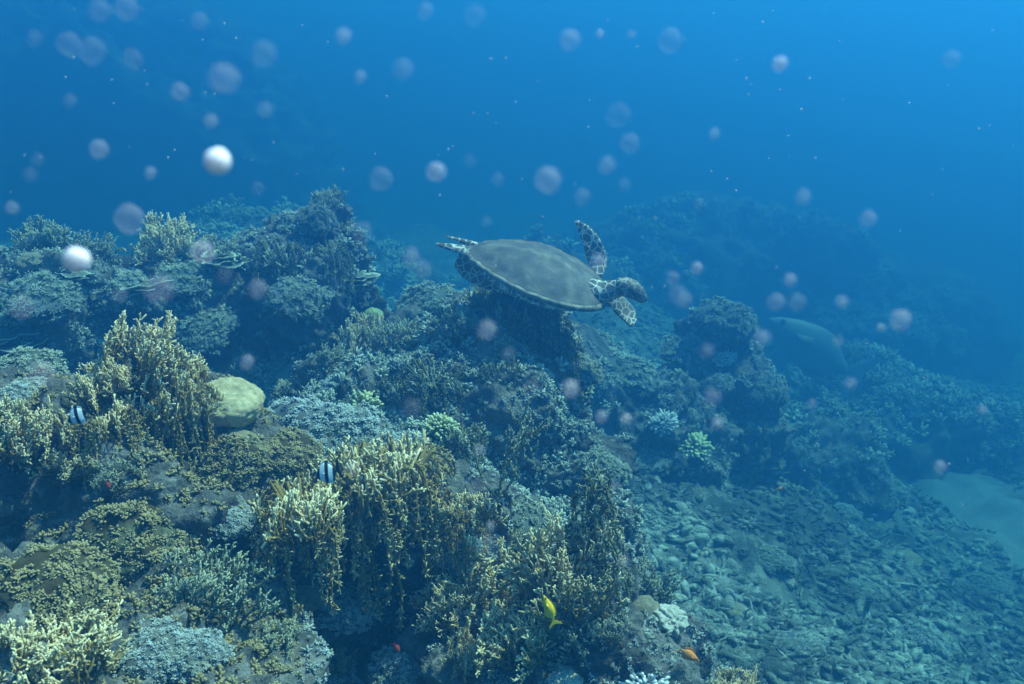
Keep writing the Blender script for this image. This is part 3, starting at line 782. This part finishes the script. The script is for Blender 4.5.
    def ell(c, r, ax=B):
        V, T = ICO[4]; addsoup((ax @ (V * np.array(r)).T).T + loc(c), T)
    def loft(cs, ns, hw, th):
        cs = np.array(cs, float); n = len(cs); tg = np.gradient(cs, axis=0); tg /= np.linalg.norm(tg, axis=1, keepdims=True)
        V, F, k = [], [], 12
        for i in range(n):
            nn = np.array(ns, float); nn = nn - tg[i] * (nn @ tg[i]); nn /= np.linalg.norm(nn); ch = np.cross(tg[i], nn)
            for j in range(k):
                a = 2 * math.pi * j / k; V.append(cs[i] + ch * hw[i] * math.cos(a) + nn * th[i] * math.sin(a))
        for i in range(n - 1):
            for j in range(k): F.append((i * k + j, i * k + (j + 1) % k, (i + 1) * k + (j + 1) % k, (i + 1) * k + j))
        F.append(tuple(range(k))[::-1]); F.append(tuple((n - 1) * k + j for j in range(k)))
        addsoup(V, F)
    def dens(a, n=5):
        a = np.array(a, float); s = np.linspace(0, len(a) - 1, (len(a) - 1) * n + 1)
        return np.stack([np.interp(s, range(len(a)), a[:, k]) for k in range(a.shape[1])], 1)
    def flip(pts, normal, thick=.011):
        a = dens([((x - cx) * m, -(y - cy_) * m, onz(x, y, zl), w_ * m) for x, y, zl, w_ in pts])
        loft(a[:, :3], normal, a[:, 3], np.minimum(thick, a[:, 3] * .8) * np.linspace(1.5, .75, len(a)))
    def onz(x, y, z):
        r_, u_ = (x - cx) * m, -(y - cy_) * m
        a_ = np.linalg.solve(B[:2, :2], np.array([r_, u_]) - B[:2, 2] * z); return B[2, 0] * a_[0] + B[2, 1] * a_[1] + B[2, 2] * z
    ell((0, 0, -.030), (.285, .215, .045)); ell((.20, 0, -.035), (.10, .13, .045))
    nk = dens([(*loc((.22, 0, -.025)), .070), (*loc((.29, 0, .005)), .058), (*loc((.330, 0, .040)), .046), (*loc((.360, 0, .064)), .041)])
    loft(nk[:, :3], Z, nk[:, 3], nk[:, 3] * .85)
    hd = dens([(*loc((.335, 0, .058)), .039, .035), (*loc((.362, 0, .070)), .044, .041), (*loc((.397, 0, .071)), .044, .042), (*loc((.431, 0, .059)), .035, .035), (*loc((.455, 0, .044)), .023, .026), (*loc((.468, 0, .030)), .010, .017)])
    loft(hd[:, :3], Z, hd[:, 3], hd[:, 4])
    flip([(592, 290, -.045, 7), (603, 295, -.045, 7.5), (613, 298, -.05, 8.5), (621, 303, -.06, 10.5), (628, 311, -.07, 11), (631, 319, -.08, 8.5), (631, 326, -.085, 3)], (.25, .35, 1))
    flip([(597, 274, -.03, 8), (602, 262, .0, 10), (599, 249, .04, 11), (594, 237, .08, 9.5), (587, 226, .11, 7), (579, 217, .13, 2.5)], (-.35, .15, 1))
    flip([(522, 288, -.05, 9), (503, 281, -.07, 14), (484, 272, -.085, 17), (467, 264, -.095, 15), (456, 258, -.10, 8)], (.15, -.35, 1))
    flip([(496, 263, -.04, 9), (478, 253.5, -.035, 8), (462, 249.5, -.035, 6), (448, 246.5, -.035, 4), (436, 244.5, -.035, 2)], (0.1, .6, 1))
    flip([(492, 250, -.03, 5), (474, 243, -.03, 3.6), (460, 239.5, -.02, 3.0), (446, 236.5, -.01, 2.0)], (0.1, .8, .5))
    me = bpy.data.meshes.new('body'); bm.to_mesh(me); bm.free()
    tmp = bpy.data.objects.new('tmp', me); COL.objects.link(tmp)
    rm = tmp.modifiers.new('r', 'REMESH'); rm.mode = 'VOXEL'; rm.voxel_size = .0048; rm.use_smooth_shade = True
    sm = tmp.modifiers.new('s', 'SMOOTH'); sm.factor = .5; sm.iterations = 3
    dg = bpy.context.evaluated_depsgraph_get(); me2 = bpy.data.meshes.new_from_object(tmp.evaluated_get(dg))
    bpy.data.objects.remove(tmp); me2.name = 'body'
    m2, t, b, o = mat_new('turtle_skin'); tc = N(t, 'ShaderNodeTexCoord')
    v = N(t, 'ShaderNodeTexVoronoi', feature='DISTANCE_TO_EDGE'); v.inputs['Scale'].default_value = 36
    w_ = noise(t, tc.outputs['Object'], 20, 2)
    va = N(t, 'ShaderNodeVectorMath', operation='MULTIPLY'); va.inputs[1].default_value = (1, 1, .35); t.links.new(tc.outputs['Object'], va.inputs[0])
    t.links.new(va.outputs[0], v.inputs['Vector'])
    n1 = noise(t, tc.outputs['Object'], 25, 4)
    cell = ramp(t, n1, [(.35, (.075, .068, .06)), (.65, (.15, .135, .11))])
    sx = N(t, 'ShaderNodeSeparateXYZ'); t.links.new(tc.outputs['Object'], sx.inputs[0])
    dt = N(t, 'ShaderNodeVectorMath', operation='DOT_PRODUCT'); dt.inputs[1].default_value = tuple(X); t.links.new(tc.outputs['Object'], dt.inputs[0])
    du = N(t, 'ShaderNodeVectorMath', operation='DOT_PRODUCT'); du.inputs[1].default_value = (.347, .938, 0); t.links.new(tc.outputs['Object'], du.inputs[0])
    ln = ramp(t, v.outputs['Distance'], [(.02, (.8, .8, .8)), (.10, (0, 0, 0))])
    mr = N(t, 'ShaderNodeMapRange'); mr.inputs[1].default_value = .30; mr.inputs[2].default_value = .39; mr.inputs[3].default_value = .0; mr.inputs[4].default_value = 1; t.links.new(dt.outputs['Value'], mr.inputs[0])
    mu = N(t, 'ShaderNodeMapRange'); mu.inputs[1].default_value = -.05; mu.inputs[2].default_value = .0; t.links.new(du.outputs['Value'], mu.inputs[0])
    hm_ = N(t, 'ShaderNodeMath', operation='MULTIPLY'); t.links.new(mr.outputs[0], hm_.inputs[0]); t.links.new(mu.outputs[0], hm_.inputs[1])
    hk = N(t, 'ShaderNodeMath', operation='MULTIPLY_ADD'); hk.inputs[1].default_value = -.72; hk.inputs[2].default_value = 1; t.links.new(hm_.outputs[0], hk.inputs[0])
    ln2 = N(t, 'ShaderNodeMath', operation='MULTIPLY'); t.links.new(ln, ln2.inputs[0]); t.links.new(hk.outputs[0], ln2.inputs[1])
    c = mix(t, ln2.outputs[0], cell, (.74, .70, .60))
    t.links.new(c, b.inputs['Base Color']); b.inputs['Roughness'].default_value = .55
    for p in me2.polygons: p.use_smooth = True
    me2.materials.clear(); body = link('body', me2, m2, root)
    # eyes
    me_, t, b, o = mat_new('turtle_eye'); b.inputs['Base Color'].default_value = (.015, .013, .012, 1); b.inputs['Roughness'].default_value = .15
    for s in (-1, 1):
        V, T = ICO[3]; e = link('eye', mesh_np('eye', V * .0105, tris=T), me_, body); e.location = loc((.412, s * .037, .077))
turtle()

# ------------------------------------------------------------------ fish
def stripes_mat(name, stops, rough=.45):
    m, t, b, o = mat_new(name); tc = N(t, 'ShaderNodeTexCoord'); s = N(t, 'ShaderNodeSeparateXYZ'); t.links.new(tc.outputs['Object'], s.inputs[0])
    a = N(t, 'ShaderNodeMath', operation='MULTIPLY_ADD'); a.inputs[1].default_value = .25; t.links.new(s.outputs['Z'], a.inputs[0]); t.links.new(s.outputs['X'], a.inputs[2])
    f = N(t, 'ShaderNodeMath', operation='ADD'); t.links.new(a.outputs[0], f.inputs[0]); f.inputs[1].default_value = .5
    r = ramp(t, f.outputs[0], stops); t.links.new(r, b.inputs['Base Color']); b.inputs['Roughness'].default_value = rough
    return m
K, Wt = (.012, .012, .016), (.60, .62, .64)
FISHM = {
    'humbug': stripes_mat('banded_fish_skin', [(0, K), (.24, K), (.26, Wt), (.42, Wt), (.44, K), (.57, K), (.59, Wt), (.78, Wt), (.80, K), (.95, K), (.97, Wt)]),
    'yellow': stripes_mat('yellow_fish_skin', [(0, (.8, .5, .02)), (1, (.85, .52, .03))]),
    'orange': stripes_mat('orange_fish_skin', [(0, (.85, .30, .06)), (1, (.85, .24, .05))]),
    'red': stripes_mat('red_fish_skin', [(0, (.34, .05, .03)), (1, (.40, .07, .04))]),
    'dusk': stripes_mat('grey_blue_fish_skin', [(0, (.16, .20, .22)), (.5, (.12, .16, .19)), (1, (.18, .22, .23))]),
}
eye_m, _t, _b, _o = mat_new('fish_eye'); _b.inputs['Base Color'].default_value = (.01, .01, .012, 1); _b.inputs['Roughness'].default_value = .1
def fish(name, px, py, depth, length_px, head, label, mat, tall=.5, fork=.6, group=None, yaw=0.0, dorsal=.12):
    """unit fish built along +X (head), scaled to its length; head = direction on the picture plane, in degrees, 0 = right"""
    root = bpy.data.objects.new(name, None); COL.objects.link(root)
    L = length_px * depth / FPX
    a = R(head); hx = RIGHT * math.cos(a) + UP * math.sin(a); upv = UP if abs(math.sin(a)) < .9 else (RIGHT if math.cos(a) >= 0 else RIGHT)
    hx = (hx + BACK * yaw).normalized()
    yv = upv.cross(hx).normalized(); zv = hx.cross(yv).normalized()
    M = Matrix((hx, yv, zv)).transposed().to_4x4(); M.translation = at(px, py, depth)
    root.matrix_world = M @ Matrix.Scale(L, 4)
    tag(root, label, 'fish', group)
    prof = [(.50, .012), (.475, .06), (.42, .15), (.33, .25), (.2, .37), (.05, .46), (-.08, .47), (-.2, .36), (-.3, .2), (-.36, .12), (-.40, .10)]
    k = 20; V, F = [], []
    for x, h in prof:
        hh = h * tall; ww = min(hh * .55, .11) * (1 if x > -.2 else .6)
        for j in range(k):
            an = 2 * math.pi * j / k; V.append((x, ww * math.cos(an), hh * math.sin(an)))
    for i in range(len(prof) - 1):
        for j in range(k): F.append((i * k + j, (i + 1) * k + j, (i + 1) * k + (j + 1) % k, i * k + (j + 1) % k))
    V.append((.505, 0, 0)); V.append((-.41, 0, 0)); c0, c1 = len(V) - 2, len(V) - 1; T = []
    for j in range(k): T.append((j, (j + 1) % k, c0)); T.append(((len(prof) - 1) * k + (j + 1) % k, (len(prof) - 1) * k + j, c1))
    body = link('body', mesh_np('body', V, F, T), FISHM[mat], root)
    def fin(nm, pts, th=.012):
        n = len(pts); V = [(x, th, z) for x, z in pts] + [(x, -th, z) for x, z in pts]
        me = bpy.data.meshes.new(nm); me.from_pydata(V, [], [tuple(range(n)), tuple(range(2 * n - 1, n - 1, -1))] + [(i, i + n, (i + 1) % n + n, (i + 1) % n) for i in range(n)])
        return link(nm, me, FISHM[mat], root)
    th = tall
    fin('tail_fin', [(-.37, .1 * th), (-.42, .12 * th), (-.55, .42 * th + .06), (-.62, .46 * th + .07), (-.60 + .16 * fork, .05), (-.60 + .16 * fork, -.05), (-.62, -.46 * th - .07), (-.55, -.42 * th - .06), (-.42, -.12 * th), (-.37, -.1 * th)])
    fin('dorsal_fin', [(.22, .34 * th), (.15, .40 * th + dorsal * .8), (-.02, .45 * th + dorsal), (-.2, .38 * th + dorsal * .9), (-.3, .25 * th + dorsal * .6), (-.28, .2 * th), (0, .40 * th)])
    fin('anal_fin', [(.02, -.40 * th), (-.08, -.46 * th - dorsal * .7), (-.2, -.38 * th - dorsal * .9), (-.29, -.22 * th - dorsal * .4), (-.27, -.18 * th), (-.1, -.40 * th)])
    for s in (-1, 1):
        e = link('eye', mesh_np('eye', ICO[2][0] * .028, tris=ICO[2][1]), eye_m, body); e.location = (.38, s * .075 * min(1, tall * 1.6), .05 * tall + .02)
        p = link('pectoral_fin', mesh_np('pectoral_fin', np.array([(.22, s * .10, .02), (.08, s * .17, .06), (.06, s * .17, -.06), (.21, s * .105, -.02), (.22, s * .09, .02), (.08, s * .16, .06), (.06, s * .16, -.06), (.21, s * .095, -.02)]),
            quads=np.array([(0, 1, 2, 3), (7, 6, 5, 4), (0, 4, 5, 1), (1, 5, 6, 2), (2, 6, 7, 3), (3, 7, 4, 0)]), smooth=False), FISHM[mat], root)
    return root
fish('damselfish', 327, 473, 2.35, 24, 198, 'upright black and white banded damselfish above the mustard fire coral fan', 'humbug', .95, .3, 'banded damselfish', dorsal=.1)
fish('damselfish', 78, 416, 2.25, 24, 212, 'small damselfish with slanted white bands hovering over the left edge fire coral', 'humbug', .75, .3, 'banded damselfish', dorsal=.1)
fish('yellow_fish', 549, 609, 2.1, 30, 112, 'slender yellow fish hanging head up in front of the mustard thicket', 'yellow', .36, .35, dorsal=.05)
fish('orange_fish', 689, 655, 2.4, 24, -32, 'orange reef fish with forked tail near the cream cauliflower dome', 'orange', .42, .9, 'small orange and red reef fish')
fish('red_fish', 108, 485, 1.9, 9, -70, 'tiny red fish against the brown floret reef face', 'red', .5, .5, 'small orange and red reef fish')
fish('red_fish', 397, 648, 2.2, 10, -60, 'tiny dark red fish beside the small dull lump', 'red', .5, .5, 'small orange and red reef fish')
fish('orange_fish', 780, 489, 4.5, 7, 40, 'tiny orange fish far out over the rubble slope', 'orange', .5, .6, 'small orange and red reef fish')
fish('large_reef_fish', 812, 348, 11.0, 105, 146, 'large pale blue grey fish fading into the haze right of the right reef head', 'dusk', .48, .35, dorsal=.05)

# ------------------------------------------------------------------ suspended particles (marine snow)
pm = bpy.data.materials.new('marine_snow'); pm.use_nodes = True; t = pm.node_tree; t.nodes.clear()
out = N(t, 'ShaderNodeOutputMaterial'); tr = N(t, 'ShaderNodeBsdfTransparent'); df = N(t, 'ShaderNodeBsdfDiffuse'); tl = N(t, 'ShaderNodeBsdfTranslucent')
oi = N(t, 'ShaderNodeObjectInfo'); tc = N(t, 'ShaderNodeTexCoord')
pc = mix(t, 1.0, ramp(t, noise(t, tc.outputs['Object'], 2.2, 3), [(.35, (.80, .78, .80)), (.65, (1.0, 1.0, 1.0))]), oi.outputs['Color'], 'MULTIPLY')
mx = N(t, 'ShaderNodeBsdfPrincipled'); t.links.new(pc, mx.inputs['Base Color']); mx.inputs['Subsurface Weight'].default_value = 1.0
mx.inputs['Subsurface Radius'].default_value = (1, 1, 1); mx.inputs['Subsurface Scale'].default_value = .02; mx.inputs['Specular IOR Level'].default_value = 0; mx.inputs['Roughness'].default_value = 1
t.nodes.remove(df); t.nodes.remove(tl)
mx2 = N(t, 'ShaderNodeMixShader'); t.links.new(oi.outputs['Alpha'], mx2.inputs[0]); t.links.new(tr.outputs[0], mx2.inputs[1]); t.links.new(mx.outputs[0], mx2.inputs[2])
t.links.new(mx2.outputs[0], out.inputs['Surface'])
SNOW = []
for s in range(3):
    V, T = ICO[3]; SNOW.append(mesh_np('suspended_particle', V * (1 + .10 * vnoise(V * 1.3 + s * 7, s))[:, None] * np.array([1, 1, 1.0]), tris=T)); SNOW[-1].materials.append(pm)
prng = random.Random(4)
def snow(px, py, r, b, label):
    d = prng.uniform(.34, .55) if r > 2 else prng.uniform(.8, 2.0)
    o = link('suspended_particle', SNOW[prng.randrange(3)]); o.location = at(px, py, d)
    k = r * d / FPX; o.scale = (k, k * prng.uniform(.9, 1.05), k * prng.uniform(.9, 1.1)); o.rotation_euler = (prng.random() * 3, prng.random() * 3, prng.random() * 3)
    b = b if b > .9 else b * .48
    r = r * (.74 if b < .9 else .52)
    o.color = (*((.72, .56, .54) if b > .9 else (1, .72, .70)), 1 - math.sqrt(1 - min(b, .995)))
    tag(o, label, 'particle', 'pale particles drifting in the water')
for p in [
    (218, 161, 13, .995, 'brightest round white particle above the left reef'),
    (77, 260, 13, .99, 'bright white round particle in front of the far left reef head'),
    (570, 389, 8, .7, 'ringed pink white particle over the dark gap below the turtle'),
    (436, 172, 9, .55, 'pinkish round particle in open water above the turtle tail'),
    (548, 180, 13, .35, 'large translucent particle in open water above the turtle shell'),
    (780, 64, 7.5, .75, 'bright oval white particle in the open water at upper right'),
    (343, 36, 7, .45, 'bluish oval particle near the top above the tall back reef head'),
    (224, 78, 14, .25, 'large faint disc in the water high above the brightest particle'),
    (264, 54, 12, .15, 'very faint disc right of the large faint disc near the top'),
    (92, 51, 13, .14, 'very faint large disc in the upper left corner water'),
    (99, 149, 9, .35, 'greyish round particle left of the brightest particle'),
    (150, 173, 5.5, .45, 'small grey oval particle between the brightest one and the far left reef'),
    (211, 121, 6, .4, 'small grey particle just above the brightest particle'),
    (180, 92, 9, .28, 'faint round particle below left of the large faint disc'),
    (130, 219, 15, .28, 'large dusky disc just above the far left reef skyline'),
    (203, 252, 12, .5, 'speckled pale disc in front of the faded fire coral fans'),
    (159, 289, 13, .28, 'dusky pink disc in the shadow under the faded fire coral fans'),
    (258, 289, 9, .35, 'mauve disc in front of the face of the tall back reef head'),
    (42, 374, 13, .28, 'blurred pink disc over the left edge tufted coral'),
    (22, 307, 12, .2, 'blurred dim disc over the far left reef ledge'),
    (411, 257, 9, .3, 'faint disc just left of the turtle tail'),
    (487, 330, 9, .42, 'ringed mauve disc below the turtle rear flippers'),
    (598, 262, 7, .5, 'pink disc overlapping the raised front flipper'),
    (570, 40, 10, .3, 'faint oval disc at the top centre'),
    (670, 41, 12, .18, 'very faint round disc at the top right of centre'),
    (900, 320, 10, .42, 'oval grey particle in the blue water right of the large pale fish'),
    (776, 302, 9, .25, 'faint mauve disc above the large pale fish'),
    (712, 398, 8, .28, 'faint pink disc on the lower face of the right reef head'),
    (607, 165, 8, .28, 'faint smudged particle above the raised front flipper'),
    (868, 219, 8, .28, 'faint oval particle over the far right ridge'),
    (697, 268, 6, .5, 'small clear particle right of the turtle head'),
    (762, 338, 7, .4, 'pale particle touching the right reef crown'),
    (601, 417, 6, .5, 'grey particle over the right side of the dark gap'),
    (626, 419, 5, .7, 'bright salmon particle right of the dark gap'),
    (352, 468, 7, .4, 'pinkish particle right of the upright banded damselfish'),
    (247, 362, 7, .4, 'pink particle in the shade just above the lumpy yellow dome'),
    (478, 451, 6, .4, 'mauve particle above the thin whip coral'),
    (490, 527, 5, .5, 'mauve particle in front of the olive coral fans'),
]: snow(*p)
for x, y, r, b in [(360, 77, 6, .3), (265, 110, 7, .22), (133, 59, 10, .12), (12, 208, 6, .3), (422, 270, 9, .18), (600, 34, 4, .5), (631, 35, 4, .3), (714, 134, 5, .35), (803, 197, 7, .3), (672, 278, 7, .22),
                   (790, 280, 6, .4), (797, 302, 8, .18), (842, 302, 5, .5), (881, 328, 4, .4), (838, 342, 4, .4), (850, 384, 4, .6), (812, 404, 4, .3), (982, 410, 4, .5), (940, 467, 6, .4), (717, 423, 5, .6),
                   (707, 351, 6, .28), (623, 562, 5, .4), (615, 487, 5, .28), (582, 197, 8, .18), (951, 59, 8, .18), (684, 300, 7, .3), (362, 232, 10, .13), (120, 295, 8, .18), (508, 354, 5, .3)]:
    snow(x, y, r, b, 'small faint pale particle, one of many adrift in the water')
for k in range(26):
    snow(prng.uniform(5, 700), prng.uniform(5, 190) if k < 18 else prng.uniform(200, 560), prng.uniform(5, 12), prng.uniform(.08, .2), 'small faint pale particle, one of many adrift in the water')
for k in range(130):
    x, y = prng.uniform(10, 1014), prng.uniform(8, 560) if k % 3 else prng.uniform(8, 200)
    snow(x, y, prng.uniform(.5, 1.3), prng.uniform(.4, .9), 'tiny white speck, one of many adrift in the water')

# ------------------------------------------------------------------ the water: one box of even haze
HZ = (-64, 64, -44, 114, float(Zf.min()) - 1.0, 5.2)
hv = [(HZ[i], HZ[2 + j], HZ[4 + k]) for i in (0, 1) for j in (0, 1) for k in (0, 1)]
hme = bpy.data.meshes.new('haze'); hme.from_pydata(hv, [], [(0, 1, 3, 2), (4, 6, 7, 5), (0, 4, 5, 1), (2, 3, 7, 6), (0, 2, 6, 4), (1, 5, 7, 3)])
hm = bpy.data.materials.new('sea_water_haze'); hm.use_nodes = True; t = hm.node_tree; t.nodes.clear()
out = N(t, 'ShaderNodeOutputMaterial'); pv = N(t, 'ShaderNodeVolumePrincipled')
pv.inputs['Density'].default_value = 0.29; pv.inputs['Color'].default_value = (.026, .158, .425, 1); pv.inputs['Absorption Color'].default_value = (.10, .44, .57, 1)
pv.inputs['Anisotropy'].default_value = 0.68; pv.inputs['Density Attribute'].default_value = ''
t.links.new(pv.outputs[0], out.inputs['Volume'])
hm.cycles.homogeneous_volume = True
tag(link('haze', hme, hm), 'blue sea water', 'water', None, 'stuff')
